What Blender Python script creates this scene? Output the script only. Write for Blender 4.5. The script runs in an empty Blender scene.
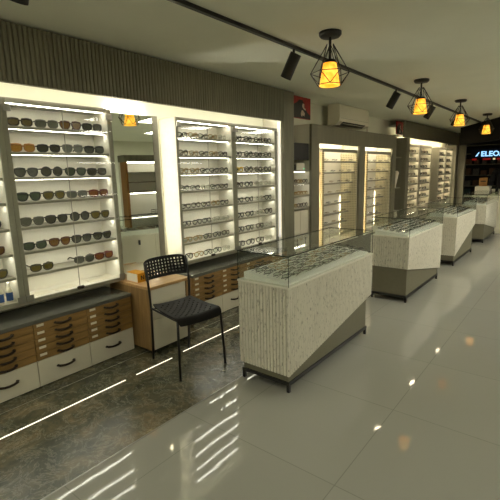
import bpy, math, random
from mathutils import Vector, Matrix
random.seed(7)
C = bpy.context.scene.collection
PI = math.pi

# ------------------------------------------------------------------ materials
def lin(c):
    return tuple(((v/255)/12.92 if v/255 <= .04045 else ((v/255+.055)/1.055)**2.4) for v in c) + (1.0,)

MATS = {}
def mat(name, col, rough=.5, metal=0.0, spec=.5, noise=0.0, nscale=20.0, bump=0.0, stretch=(1,1,1), emit=None, estr=0.0, coat=0.0):
    m = bpy.data.materials.new(name); m.use_nodes = True
    nt = m.node_tree; N = nt.nodes; L = nt.links
    b = N['Principled BSDF']
    c = lin(col)
    b.inputs['Base Color'].default_value = c
    b.inputs['Roughness'].default_value = rough
    b.inputs['Metallic'].default_value = metal
    b.inputs['Specular IOR Level'].default_value = spec
    if coat: b.inputs['Coat Weight'].default_value = coat
    if noise or bump:
        tc = N.new('ShaderNodeTexCoord'); mp = N.new('ShaderNodeMapping')
        mp.inputs['Scale'].default_value = stretch
        nz = N.new('ShaderNodeTexNoise'); nz.inputs['Scale'].default_value = nscale; nz.inputs['Detail'].default_value = 5
        L.new(tc.outputs['Object'], mp.inputs['Vector']); L.new(mp.outputs['Vector'], nz.inputs['Vector'])
        if noise:
            r = N.new('ShaderNodeValToRGB')
            r.color_ramp.elements[0].position = .3; r.color_ramp.elements[1].position = .7
            r.color_ramp.elements[0].color = tuple(max(0, v*(1-noise)) for v in c[:3])+(1,)
            r.color_ramp.elements[1].color = tuple(min(1, v*(1+noise)) for v in c[:3])+(1,)
            L.new(nz.outputs['Fac'], r.inputs['Fac']); L.new(r.outputs['Color'], b.inputs['Base Color'])
        if bump:
            bp = N.new('ShaderNodeBump'); bp.inputs['Strength'].default_value = bump; bp.inputs['Distance'].default_value = .01
            L.new(nz.outputs['Fac'], bp.inputs['Height']); L.new(bp.outputs['Normal'], b.inputs['Normal'])
    if emit:
        b.inputs['Emission Color'].default_value = lin(emit); b.inputs['Emission Strength'].default_value = estr
    MATS[name] = m
    return m

def glass_mat(name, tint, gloss=1.0, lo=.04):
    m = bpy.data.materials.new(name); m.use_nodes = True
    nt = m.node_tree; N = nt.nodes; L = nt.links
    N.remove(N['Principled BSDF'])
    tr = N.new('ShaderNodeBsdfTransparent'); tr.inputs['Color'].default_value = tint
    gl = N.new('ShaderNodeBsdfGlossy'); gl.inputs['Roughness'].default_value = .02; gl.inputs['Color'].default_value = (gloss, gloss, gloss, 1)
    lw = N.new('ShaderNodeLayerWeight'); lw.inputs['Blend'].default_value = .5
    pw = N.new('ShaderNodeMath'); pw.operation = 'POWER'; pw.inputs[1].default_value = 4.0; L.new(lw.outputs['Facing'], pw.inputs[0])
    ma = N.new('ShaderNodeMath'); ma.operation = 'MULTIPLY_ADD'; ma.inputs[1].default_value = .55; ma.inputs[2].default_value = lo*.5; L.new(pw.outputs[0], ma.inputs[0])
    mx = N.new('ShaderNodeMixShader')
    L.new(ma.outputs[0], mx.inputs['Fac']); L.new(tr.outputs[0], mx.inputs[1]); L.new(gl.outputs[0], mx.inputs[2])
    L.new(mx.outputs[0], N['Material Output'].inputs['Surface'])
    return m

LED = (250, 245, 228)
def led_mat(name, s, col=LED):
    return mat(name, (240, 235, 220), .6, emit=col, estr=s)

M_ceil = mat('ceiling_paint', (240, 242, 226), .85, noise=.02, nscale=3)
M_wall = mat('wall_paint', (226, 226, 208), .8, noise=.02, nscale=4)
M_white = mat('white_laminate', (226, 222, 206), .45, noise=.01, nscale=6)
M_whitedoor = mat('white_drawer_front', (214, 208, 188), .4, noise=.015, nscale=5)
M_caseframe = mat('case_frame_grey', (150, 146, 130), .45, noise=.04, nscale=30)
M_caseback = mat('case_interior_white', (232, 228, 214), .55, noise=.01, nscale=8)
M_grey = mat('grey_brown_laminate', (112, 108, 90), .5, noise=.10, nscale=14, stretch=(1, 1, .12))
M_greyd = mat('dark_grey_laminate', (118, 115, 96), .5, noise=.14, nscale=16, stretch=(1, 1, .15))
M_top = mat('worktop_dark_grey', (92, 92, 84), .2, noise=.015, nscale=40)
M_bronze = mat('dark_bronze', (48, 38, 28), .4, metal=.6, noise=.1, nscale=40)
M_black = mat('black_metal', (20, 19, 18), .4, noise=.05, nscale=30)
M_blackpl = mat('black_plastic', (10, 10, 10), .6, spec=.25, noise=.04, nscale=30)
M_chrome = mat('brushed_steel', (150, 148, 140), .3, metal=.8, noise=.06, nscale=60)
M_base = mat('taupe_plinth', (112, 108, 88), .5, noise=.04, nscale=25)
M_ac = mat('ac_white', (214, 208, 188), .4, noise=.01, nscale=5)
M_dark = mat('dark_void', (22, 20, 18), .7, noise=.2, nscale=8)
M_red = mat('poster_red', (150, 36, 28), .45, noise=.35, nscale=9)
M_skin = mat('pale_print', (196, 176, 156), .5, noise=.2, nscale=18)
M_yellow = mat('yellow_card', (226, 160, 26), .5, noise=.06, nscale=14)
M_card = mat('label_card_white', (226, 220, 200), .5, noise=.02, nscale=40)
M_blue = mat('blue_label', (40, 84, 150), .4, noise=.15, nscale=30)
M_amberwood = mat('amber_wood', (150, 104, 48), .5, noise=.15, nscale=12, stretch=(1, 1, .2))
M_persp = mat('person_black_cloth', (16, 15, 15), .9, noise=.1, nscale=30)
M_sk = mat('person_skin', (176, 130, 100), .6, noise=.05, nscale=12)
M_hair = mat('person_hair', (18, 14, 12), .6, noise=.2, nscale=60)
M_glass = glass_mat('clear_glass', (.965, .98, .965, 1))
M_doorglass = glass_mat('door_glass', (.97, .98, .965, 1), .8)
M_gedge = mat('glass_edge_green', (34, 44, 36), .25, noise=.05, nscale=20)
M_led_shelf = led_mat('led_shelf', 18.0)
M_led_cove = led_mat('led_cove', 21.0)
M_led_mirror = led_mat('led_mirror', 75.0)
M_led_rack = led_mat('led_rack', 40.0, (255, 242, 212))
M_floor_glow = led_mat('floor_line_glow', 1.1, (255, 246, 225))
M_led_reveal = led_mat('led_reveal', .55)
M_led_far = led_mat('led_far', 64.0, (255, 240, 205))
M_spot = led_mat('spot_bulb', 45.0, (255, 235, 195))
M_fill_near = led_mat('fill_panel_dim', 19.0, (250, 246, 228))
M_fill = led_mat('fill_panel', 31.0, (250, 246, 228))
M_mirror = mat('mirror_silver', (225, 230, 222), .01, metal=1.0)

def wood_mat(name, c1, c2, axis=1):
    m = bpy.data.materials.new(name); m.use_nodes = True
    N = m.node_tree.nodes; L = m.node_tree.links; b = N['Principled BSDF']
    b.inputs['Roughness'].default_value = .42
    tc = N.new('ShaderNodeTexCoord'); mp = N.new('ShaderNodeMapping')
    sc = [14, 14, 14]; sc[axis] = 1.2; mp.inputs['Scale'].default_value = sc
    nz = N.new('ShaderNodeTexNoise'); nz.inputs['Scale'].default_value = 3; nz.inputs['Detail'].default_value = 6; nz.inputs['Distortion'].default_value = .6
    r = N.new('ShaderNodeValToRGB'); r.color_ramp.elements[0].position = .3; r.color_ramp.elements[1].position = .7
    r.color_ramp.elements[0].color = lin(c1); r.color_ramp.elements[1].color = lin(c2)
    L.new(tc.outputs['Object'], mp.inputs['Vector']); L.new(mp.outputs['Vector'], nz.inputs['Vector'])
    L.new(nz.outputs['Fac'], r.inputs['Fac']); L.new(r.outputs['Color'], b.inputs['Base Color'])
    return m
M_wood = wood_mat('drawer_oak', (122, 94, 50), (154, 120, 68), 1)
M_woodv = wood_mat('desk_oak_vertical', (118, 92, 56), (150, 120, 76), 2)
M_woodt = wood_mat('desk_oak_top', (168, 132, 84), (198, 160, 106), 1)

def tile_mat():
    m = bpy.data.materials.new('polished_tile'); m.use_nodes = True
    N = m.node_tree.nodes; L = m.node_tree.links; b = N['Principled BSDF']
    tc = N.new('ShaderNodeTexCoord')
    br = N.new('ShaderNodeTexBrick'); br.offset = 0; br.inputs['Scale'].default_value = 1.0
    br.inputs['Brick Width'].default_value = .8; br.inputs['Row Height'].default_value = .8; br.inputs['Mortar Size'].default_value = .0025
    br.inputs['Color1'].default_value = lin((152, 151, 141)); br.inputs['Color2'].default_value = lin((149, 148, 138)); br.inputs['Mortar'].default_value = lin((130, 129, 120))
    L.new(tc.outputs['Object'], br.inputs['Vector'])
    L.new(br.outputs['Color'], b.inputs['Base Color'])
    nz = N.new('ShaderNodeTexNoise'); nz.inputs['Scale'].default_value = 3.0; nz.inputs['Detail'].default_value = 2
    L.new(tc.outputs['Object'], nz.inputs['Vector'])
    bp = N.new('ShaderNodeBump'); bp.inputs['Strength'].default_value = .05; bp.inputs['Distance'].default_value = .02
    L.new(nz.outputs['Fac'], bp.inputs['Height']); L.new(bp.outputs['Normal'], b.inputs['Normal'])
    b.inputs['Roughness'].default_value = .045; b.inputs['Specular IOR Level'].default_value = .55
    return m
def marble_mat():
    m = bpy.data.materials.new('green_brown_marble'); m.use_nodes = True
    N = m.node_tree.nodes; L = m.node_tree.links; b = N['Principled BSDF']
    tc = N.new('ShaderNodeTexCoord')
    def noise(sc, det, rough, dist):
        n = N.new('ShaderNodeTexNoise'); n.inputs['Scale'].default_value = sc; n.inputs['Detail'].default_value = det; n.inputs['Roughness'].default_value = rough; n.inputs['Distortion'].default_value = dist
        L.new(tc.outputs['Object'], n.inputs['Vector']); return n
    n1 = noise(4.5, 14, .78, .5)
    r = N.new('ShaderNodeValToRGB'); e = r.color_ramp.elements
    e[0].position = .30; e[0].color = lin((48, 53, 44)); e[1].position = .70; e[1].color = lin((190, 184, 160))
    x = e.new(.45); x.color = lin((78, 82, 66)); x = e.new(.54); x.color = lin((104, 100, 80)); x = e.new(.62); x.color = lin((128, 118, 94))
    L.new(n1.outputs['Fac'], r.inputs['Fac'])
    n2 = noise(1.3, 5, .6, .3)
    v = N.new('ShaderNodeValToRGB'); ve = v.color_ramp.elements
    ve[0].position = .42; ve[0].color = lin((150, 156, 140)); ve[1].position = .58; ve[1].color = lin((196, 180, 150))
    L.new(n2.outputs['Fac'], v.inputs['Fac'])
    mx = N.new('ShaderNodeMixRGB'); mx.blend_type = 'MULTIPLY'; mx.inputs['Fac'].default_value = .6
    L.new(r.outputs['Color'], mx.inputs['Color1']); L.new(v.outputs['Color'], mx.inputs['Color2'])
    n3 = noise(7, 10, .7, 1.2)
    v3 = N.new('ShaderNodeValToRGB'); ve = v3.color_ramp.elements
    ve[0].position = .475; ve[0].color = (0, 0, 0, 1); ve[1].position = .525; ve[1].color = (0, 0, 0, 1); q = ve.new(.5); q.color = (.35, .35, .35, 1)
    L.new(n3.outputs['Fac'], v3.inputs['Fac'])
    m2 = N.new('ShaderNodeMixRGB'); m2.inputs['Color2'].default_value = lin((170, 166, 148))
    L.new(v3.outputs['Color'], m2.inputs['Fac']); L.new(mx.outputs['Color'], m2.inputs['Color1'])
    L.new(m2.outputs['Color'], b.inputs['Base Color'])
    b.inputs['Roughness'].default_value = .24; b.inputs['Specular IOR Level'].default_value = .5
    return m
def speckle_mat():
    m = bpy.data.materials.new('ribbed_white_panel'); m.use_nodes = True
    N = m.node_tree.nodes; L = m.node_tree.links; b = N['Principled BSDF']
    tc = N.new('ShaderNodeTexCoord'); mp = N.new('ShaderNodeMapping'); mp.inputs['Scale'].default_value = (1, 1, .35)
    n = N.new('ShaderNodeTexNoise'); n.inputs['Scale'].default_value = 95; n.inputs['Detail'].default_value = 3; n.inputs['Roughness'].default_value = .6
    L.new(tc.outputs['Object'], mp.inputs['Vector']); L.new(mp.outputs['Vector'], n.inputs['Vector'])
    r = N.new('ShaderNodeValToRGB'); e = r.color_ramp.elements
    e[0].position = .28; e[0].color = lin((132, 126, 110)); e[1].position = .44; e[1].color = lin((218, 213, 196))
    L.new(n.outputs['Fac'], r.inputs['Fac']); L.new(r.outputs['Color'], b.inputs['Base Color'])
    b.inputs['Roughness'].default_value = .5
    return m
def perf_mat(name, c, hole, pitch=.03):
    m = bpy.data.materials.new(name); m.use_nodes = True
    N = m.node_tree.nodes; L = m.node_tree.links; b = N['Principled BSDF']
    tc = N.new('ShaderNodeTexCoord'); mp = N.new('ShaderNodeMapping'); mp.inputs['Scale'].default_value = (1/pitch,)*3
    L.new(tc.outputs['Object'], mp.inputs['Vector'])
    fr = N.new('ShaderNodeVectorMath'); fr.operation = 'FRACTION'; L.new(mp.outputs['Vector'], fr.inputs[0])
    sb = N.new('ShaderNodeVectorMath'); sb.operation = 'SUBTRACT'; sb.inputs[1].default_value = (.5, .5, .5); L.new(fr.outputs[0], sb.inputs[0])
    ml = N.new('ShaderNodeVectorMath'); ml.operation = 'MULTIPLY'; ml.inputs[1].default_value = (1, 0, 1); L.new(sb.outputs[0], ml.inputs[0])
    ln = N.new('ShaderNodeVectorMath'); ln.operation = 'LENGTH'; L.new(ml.outputs[0], ln.inputs[0])
    lt = N.new('ShaderNodeMath'); lt.operation = 'LESS_THAN'; lt.inputs[1].default_value = .24; L.new(ln.outputs['Value'], lt.inputs[0])
    mx = N.new('ShaderNodeMixRGB'); mx.inputs['Color1'].default_value = lin(c); mx.inputs['Color2'].default_value = lin(hole)
    L.new(lt.outputs[0], mx.inputs['Fac']); L.new(mx.outputs['Color'], b.inputs['Base Color'])
    b.inputs['Roughness'].default_value = .5
    return m
def shade_mat():
    m = bpy.data.materials.new('amber_lamp_shade'); m.use_nodes = True
    N = m.node_tree.nodes; L = m.node_tree.links; b = N['Principled BSDF']
    tc = N.new('ShaderNodeTexCoord'); nz = N.new('ShaderNodeTexNoise'); nz.inputs['Scale'].default_value = 16; nz.inputs['Detail'].default_value = 4
    L.new(tc.outputs['Object'], nz.inputs['Vector'])
    r = N.new('ShaderNodeValToRGB'); r.color_ramp.elements[0].position = .35; r.color_ramp.elements[1].position = .65
    r.color_ramp.elements[0].color = lin((232, 140, 24)); r.color_ramp.elements[1].color = lin((255, 196, 72))
    L.new(nz.outputs['Fac'], r.inputs['Fac']); L.new(r.outputs['Color'], b.inputs['Emission Color'])
    b.inputs['Base Color'].default_value = lin((210, 150, 60)); b.inputs['Emission Strength'].default_value = SHADE_E
    b.inputs['Roughness'].default_value = .6
    return m
SHADE_E = 1.5
M_tile = tile_mat(); M_marble = marble_mat(); M_rib = speckle_mat()
M_perf = perf_mat('perforated_oak', (206, 190, 146), (110, 96, 64))
M_perfw = perf_mat('perforated_cream', (222, 214, 184), (140, 128, 94))
M_shade = shade_mat()

# ------------------------------------------------------------------ mesh builder
SCL = [1.0]
def sc_pt(p):
    """sizes and positions below are measured for one wall depth; this brings them to the depth the ceiling height gives"""
    k = SCL[0]
    if k == 1.0: return tuple(p)
    return (p[0]*k, p[1]*k, 0.0 if abs(p[2]) < 1e-9 else 1.5+(p[2]-1.5)*k)
class MB:
    def __init__(s, raw=False): s.v = []; s.f = []; s.mi = []; s.cur = 0; s.smooth = False; s.sm = []; s.raw = raw
    def add(s, vs, fs):
        o = len(s.v); s.v += [tuple(v) if s.raw else sc_pt(v) for v in vs]
        for f in fs: s.f.append([i+o for i in f]); s.mi.append(s.cur); s.sm.append(s.smooth)
        return s
    def box(s, x0, x1, y0, y1, z0, z1):
        v = [(x, y, z) for x in (x0, x1) for y in (y0, y1) for z in (z0, z1)]
        return s.add(v, [(0,1,3,2), (4,6,7,5), (0,4,5,1), (2,3,7,6), (0,2,6,4), (1,5,7,3)])
    def bbox(s, x0, x1, y0, y1, z0, z1, b=.004):
        """box with chamfered edges"""
        vs = []; idx = {}
        cx = ((x0, x1), (y0, y1), (z0, z1))
        def P(i, j, k, ax):
            key = (i, j, k, ax)
            if key not in idx:
                p = [cx[0][i], cx[1][j], cx[2][k]]
                for a, q in enumerate((i, j, k)):
                    if a != ax: p[a] += b if q == 0 else -b
                idx[key] = len(vs); vs.append(p)
            return idx[key]
        fs = []
        for q in (0, 1):
            f = [P(q,0,0,0), P(q,1,0,0), P(q,1,1,0), P(q,0,1,0)]; fs.append(f if q else f[::-1])
            f = [P(0,q,0,1), P(0,q,1,1), P(1,q,1,1), P(1,q,0,1)]; fs.append(f if q else f[::-1])
            f = [P(0,0,q,2), P(1,0,q,2), P(1,1,q,2), P(0,1,q,2)]; fs.append(f if q else f[::-1])
        for i in (0, 1):
            for j in (0, 1):
                fs.append([P(i,j,0,0), P(i,j,1,0), P(i,j,1,1), P(i,j,0,1)])
                fs.append([P(i,0,j,0), P(i,1,j,0), P(i,1,j,2), P(i,0,j,2)])
                fs.append([P(0,i,j,1), P(1,i,j,1), P(1,i,j,2), P(0,i,j,2)])
                for k in (0, 1): fs.append([P(i,j,k,0), P(i,j,k,1), P(i,j,k,2)])
        return s.add(vs, fs)
    def tube(s, pts, r, n=8, closed=False, r2=None, cap_end=True):
        pts = [Vector(p) for p in pts]; vs = []; fs = []; m = len(pts)
        nrm = None
        for i, p in enumerate(pts):
            if closed: d = pts[(i+1) % m]-pts[i-1]
            else: d = (pts[min(i+1, m-1)]-pts[max(i-1, 0)])
            d.normalize()
            if nrm is None:
                a = Vector((0,0,1)) if abs(d.z) < .9 else Vector((1,0,0))
                nrm = (a-d*a.dot(d)).normalized()
            else: nrm = (nrm-d*nrm.dot(d)).normalized()
            bn = d.cross(nrm)
            rr = r if r2 is None else r+(r2-r)*i/(m-1)
            for k in range(n):
                t = 2*PI*k/n; vs.append(p+nrm*rr*math.cos(t)+bn*rr*math.sin(t))
        for i in range(m if closed else m-1):
            for k in range(n):
                a = i*n+k; b = i*n+(k+1) % n; c = ((i+1) % m)*n+(k+1) % n; d_ = ((i+1) % m)*n+k
                fs.append((a, b, c, d_))
        if not closed:
            fs.append(tuple(range(n))[::-1])
            if cap_end: fs.append(tuple((m-1)*n+k for k in range(n)))
        return s.add(vs, fs)
    def lathe(s, prof, cx, cy, n=20, sx=1, sy=1):
        vs = []; fs = []
        for r, z in prof:
            for k in range(n): vs.append((cx+sx*r*math.cos(2*PI*k/n), cy+sy*r*math.sin(2*PI*k/n), z))
        for i in range(len(prof)-1):
            for k in range(n): fs.append((i*n+k, i*n+(k+1) % n, (i+1)*n+(k+1) % n, (i+1)*n+k))
        return s.add(vs, fs)
    def prism(s, poly, ax, a0, a1):
        """poly in the two other axes (order x,y,z minus ax), extruded along ax"""
        n = len(poly); vs = []
        for a in (a0, a1):
            for p, q in poly:
                v = [p, q]; v.insert(ax, a); vs.append(v)
        fs = [tuple(range(n))[::-1], tuple(range(n, 2*n))]+[(i, (i+1) % n, n+(i+1) % n, n+i) for i in range(n)]
        return s.add(vs, fs)
    def build(s, name, m, parent=None, org=None):
        if org is None: org = parent_org(parent) if parent else (0, 0, 0)
        me = bpy.data.meshes.new(name)
        me.from_pydata([(v[0]-org[0], v[1]-org[1], v[2]-org[2]) for v in s.v], [], s.f)
        for x in (m if isinstance(m, (list, tuple)) else [m]): me.materials.append(x)
        me.polygons.foreach_set('material_index', s.mi)
        me.polygons.foreach_set('use_smooth', s.sm)
        import bmesh
        bm = bmesh.new(); bm.from_mesh(me); bmesh.ops.recalc_face_normals(bm, faces=bm.faces); bm.to_mesh(me); bm.free()
        o = bpy.data.objects.new(name, me); C.objects.link(o)
        if parent: o.parent = parent
        else: o.location = org
        return o

def parent_org(p):
    o = Vector((0, 0, 0))
    while p is not None:
        o += p.location; p = p.parent
    return o
def tag(o, label, cat, group=None, kind=None):
    o['label'] = label; o['category'] = cat
    if group: o['group'] = group
    if kind: o['kind'] = kind
    return o
def thing(name, label, cat, loc=(0,0,0), rz=0, group=None):
    o = bpy.data.objects.new(name, None); C.objects.link(o); o.empty_display_size = .1
    o.location = sc_pt(loc); o.rotation_euler = (0, 0, rz)
    return tag(o, label, cat, group)
def struct(name, mb, m, label=None):
    o = mb.build(name, m); o['kind'] = 'structure'
    if label: o['label'] = label
    return o
def dup(root, loc, rz=0, label=None, group=None):
    r = root.copy(); C.objects.link(r); r.location = sc_pt(loc); r.rotation_euler = (0, 0, rz)
    if label: r['label'] = label
    if group: r['group'] = group
    for ch in root.children:
        c = ch.copy(); C.objects.link(c); c.parent = r
        for g in ch.children:
            d = g.copy(); C.objects.link(d); d.parent = c
    return r
def B(*a, **k): return MB().box(*a)
ORD = ['first', 'second', 'third', 'fourth', 'fifth', 'sixth', 'seventh', 'eighth', 'ninth', 'tenth']
SHELF = ['top', 'second', 'third', 'fourth', 'fifth', 'sixth', 'seventh', 'bottom']

# ------------------------------------------------------------------ setting
CEIL = 2.5104
WX = -3.338
struct('floor', MB().box(-1.86, 5.6, -3.5, 20, -.06, 0), M_tile)
struct('floor_marble', MB().box(WX, -1.862, -3.5, 13.9, -.06, 0), M_marble)
poly = [(WX-.16, -3.7), (5.6, -3.7), (5.6, 9.2), (-.8, 9.2), (-1.47, 10.25), (-2.62, 12.1), (-2.86, 13.92), (WX-.16, 13.92)]
struct('ceiling', MB().prism(poly, 2, CEIL, CEIL+.1), M_ceil)
struct('wall_left', MB().box(WX-.15, WX, -3.5, 13.92, 0, CEIL), M_wall)
struct('wall_right', MB().box(5.4, 5.6, -3.5, 20, 0, CEIL), M_wall)
struct('wall_back', MB().box(WX-.15, 5.6, -3.7, -3.5, 0, CEIL), M_wall)
struct('trim_2', MB().box(-2.811, -2.807, -3.5, 13.4, 0, .0012), mat('marble_joint', (170, 166, 150), .4, noise=.1, nscale=20))
struct('trim_1', MB().box(-1.866, -1.858, -3.5, 13.5, 0, .0015), M_chrome)
for x, y0, y1, w in ((-2.526, .35, 1.618, 'white glowing line in the marble floor left of the black chair'), (-2.530, 1.719, 2.074, 'short white glowing line in the marble floor under the black chair'), (-2.548, 2.213, 4.4, 'white glowing line in the marble floor right of the black chair')):
    tag(B(x-.0042, x+.0042, y0, y1, 0, .003).build('floor_bright_line', M_floor_glow), w, 'floor light', 'glowing lines in the marble floor')  # bright lines in the marble put in as self-glowing strips

KW = .968
SCL[0] = KW
# ------------------------------------------------------------------ portal 1 (surround of the near display wall)
def fluted_panel(mb, x, y0, y1, z0, z1, pitch, depth, thick):
    n = int(round((y1-y0)/pitch)); p = (y1-y0)/n; prof = []
    for i in range(n):
        for t, d in ((0, 0), (.12, .75), (.3, 1), (.62, 1), (.8, .75), (.92, 0)):
            prof.append((y0+(i+t)*p, x-depth+depth*d))
    prof.append((y1, x-depth))
    v = []; f = []
    for y, xx in prof: v += [(xx, y, z0), (xx, y, z1)]
    for i in range(len(prof)-1): f.append((2*i, 2*i+2, 2*i+3, 2*i+1))
    mb.add(v, f)
    mb.box(x-thick, x-depth, y0, y1, z0, z1)

por = thing('display_wall_surround', 'dark ribbed fascia and pillar framing the near lit display wall', 'wall panelling', (-3.1, 2.0, 0))
mb = MB(); fluted_panel(mb, -3.1, -2.0, 4.62, 2.145, 2.53, .034, .01, .05); mb.build('header_panel', M_greyd, por)
MB().bbox(-3.15, -3.1, 4.62, 4.86, 0, 2.53, .003).build('pillar', M_greyd, por)
MB().box(-3.44, -3.15, 4.62, 4.855, 0, 2.53).build('pillar_return', M_caseback, por)
MB().box(-3.44, -3.15, -2.0, 4.62, 2.49, 2.53).build('header_soffit', M_white, por)
MB().box(-3.175, -3.152, -1.9, 4.58, 2.19, 2.205).build('cove_led_strip', M_led_cove, por)
MB().box(-3.20, -3.158, 4.6145, 4.6195, .62, 2.14).build('reveal_led_strip', M_led_reveal, por)

# ------------------------------------------------------------------ eyewear
def lens_outline(cx, w, h, shape, n=18):
    out = []
    for k in range(n):
        t = 2*PI*k/n; c, s = math.cos(t), math.sin(t)
        e = 1.0 if shape == 'round' else (.55 if s > 0 else .86)
        y = math.copysign(abs(c)**e, c)*w/2; z = math.copysign(abs(s)**e, s)*h/2
        if shape == 'cat' and z > 0: z *= 1+.18*(y/(w/2))*(1 if cx > 0 else -1)
        if shape in ('way', 'cat') and z < 0: y *= .88
        out.append((cx+y, z))
    return out
def eyewear_parts(W, H, shape, rim, folded=False, brow=False):
    """front faces +x, width along y, bottom at z=0"""
    lw = W*.425; cxs = (-W*.26, W*.26); zc = H/2+rim
    def bow(y): return -.10*(abs(y)/(W/2))**2*W*.5
    fr = MB(); lenses = []
    for cx in cxs:
        o = lens_outline(cx, lw, H, shape)
        fr.tube([(bow(y), y, z+zc) for y, z in o], rim, 5, True)
        l = MB(); n = len(o)
        l.add([(bow(y)+d, y, z+zc) for d in (-.0008, .0008) for y, z in o], [tuple(range(n))[::-1], tuple(range(n, 2*n))]+[(i, (i+1) % n, n+(i+1) % n, n+i) for i in range(n)])
        lenses.append(l)
    fr.tube([(0, cxs[0]+lw*.42, zc+H*.12), (.003, 0, zc+H*.22), (0, cxs[1]-lw*.42, zc+H*.12)], rim*1.1, 5)
    if brow:
        for cx in cxs: fr.tube([(bow(cx-lw*.46)+.001, cx-lw*.46, zc+H*.40), (bow(cx)+.002, cx, zc+H*.49), (bow(cx+lw*.46)+.001, cx+lw*.46, zc+H*.40)], rim*1.35, 6)
    tm = []
    for sg in (-1, 1):
        t = MB(); y = sg*W*.49; x0 = bow(y)
        if folded:
            t.tube([(x0, sg*W*.46, zc+H*.25), (x0-.012, sg*W*.48, zc+H*.25), (x0-.018-.005*sg, sg*W*.2, zc+H*.2), (x0-.016-.005*sg, -sg*W*.30, zc-H*.1)], rim*.8, 5)
        else:
            L_ = W*.85
            t.tube([(x0, sg*W*.46, zc+H*.28), (x0-.008, y, zc+H*.28), (x0-L_*.6, y*.98, zc+H*.26), (x0-L_*.8, y*.95, zc+H*.1), (x0-L_, y*.93, zc-H*.2)], rim*1.0, 5)
        tm.append(t)
    return fr, lenses, tm
FCOL = {'black': (18, 17, 16), 'charcoal': (48, 48, 46), 'grey': (98, 96, 88), 'dark brown': (52, 38, 24), 'tortoiseshell': (92, 52, 24), 'amber': (178, 124, 48),
        'olive': (72, 66, 34), 'dark green': (40, 50, 40), 'smoky grey': (120, 120, 114), 'gold': (150, 122, 60), 'clear': (190, 186, 170), 'yellow': (214, 180, 20), 'red brown': (110, 44, 26)}
LCOL = {'black': (62, 62, 54), 'charcoal': (78, 80, 74), 'grey': (92, 94, 86), 'dark brown': (96, 84, 56), 'tortoiseshell': (112, 84, 48), 'amber': (160, 122, 56),
        'olive': (98, 88, 44), 'dark green': (70, 80, 66), 'smoky grey': (104, 108, 102), 'red brown': (124, 82, 50)}
MF = {k: mat('frame_'+k.replace(' ', '_'), v, .3, noise=.25 if k in ('tortoiseshell', 'dark brown', 'red brown', 'olive') else .05, nscale=70) for k, v in FCOL.items()}
ML = {k: mat('lens_'+k.replace(' ', '_'), tuple(min(255, int(c*1.22)) for c in v), .15, spec=.4, noise=.03, nscale=30) for k, v in LCOL.items()}
M_clearlens = glass_mat('clear_lens', (.9, .92, .9, 1), .6)

SUN_MESH = {}
def sunglasses(shape, colour):
    key = (shape, colour)
    if key not in SUN_MESH:
        k0 = SCL[0]; SCL[0] = 1.0
        W, H = {'round': (.162, .066), 'rect': (.170, .052), 'way': (.170, .058), 'cat': (.170, .056)}[shape]
        fr, ls, tm = eyewear_parts(W, H, shape, .0050, False, shape != 'round')
        root = thing('sunglasses', 'x', 'sunglasses')
        fr.build('frame', MF[colour], root)
        for l in ls: l.build('lens', ML[colour], root)
        for t in tm: t.build('temple', MF[colour], root)
        SUN_MESH[key] = [root, False]; SCL[0] = k0
    return SUN_MESH[key]
def place_sun(shape, colour, loc, rz, label, group):
    rec = sunglasses(shape, colour)
    if not rec[1]:
        rec[1] = True; r = rec[0]; r.location = sc_pt(loc); r.rotation_euler = (0, 0, rz); r['label'] = label; r['group'] = group; return r
    return dup(rec[0], loc, rz, label, group)

OPT_MESH = {}
def optical_mesh(shape, colour, folded, big):
    key = (shape, colour, folded, big)
    if key not in OPT_MESH:
        k0 = SCL[0]; SCL[0] = 1.0
        W, H = (.152, .052) if big else ((.140, .036) if folded else (.134, .044))
        if shape == 'round': H *= 1.12
        rim = .0054 if big else (.0021 if folded else .0042)
        fr, ls, tm = eyewear_parts(W, H, shape, rim, folded)
        a = MB()
        a.cur = 0; a.add(fr.v, fr.f)
        for t in tm: a.add(t.v, t.f)
        a.cur = 1
        for l in ls: a.add(l.v, l.f)
        o = a.build('eyeglasses', [MF[colour], M_clearlens])
        me = o.data; bpy.data.objects.remove(o)
        if folded:
            me.transform(Matrix.Rotation(math.radians(-82), 4, 'Y'))
            me.transform(Matrix.Translation((0, 0, -min(v.co.z for v in me.vertices))))
        OPT_MESH[key] = me; SCL[0] = k0
    return OPT_MESH[key]
N_OPT = [0]
def place_opt(shape, colour, loc, rz, label, group, folded=False, big=False):
    o = bpy.data.objects.new('eyeglasses', optical_mesh(shape, colour, folded, big)); C.objects.link(o)
    o.location = sc_pt(loc); o.rotation_euler = (0, 0, rz); N_OPT[0] += 1
    return tag(o, label, 'eyeglasses', group)
STUFF = MB(True)
STUFF_MATS = ['black', 'dark brown', 'gold', 'charcoal']
def stuff_opt(shape, colour, loc, rz, folded=False, sc=1.0):
    me = optical_mesh(shape, colour, folded, False)
    c, s = math.cos(rz), math.sin(rz); loc = sc_pt(loc)
    STUFF.cur = STUFF_MATS.index(colour)
    vs = [(loc[0]+sc*(v.co.x*c-v.co.y*s), loc[1]+sc*(v.co.x*s+v.co.y*c), loc[2]+sc*v.co.z) for v in me.vertices]
    STUFF.add(vs, [tuple(p.vertices) for p in me.polygons if p.material_index == 0])

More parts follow.
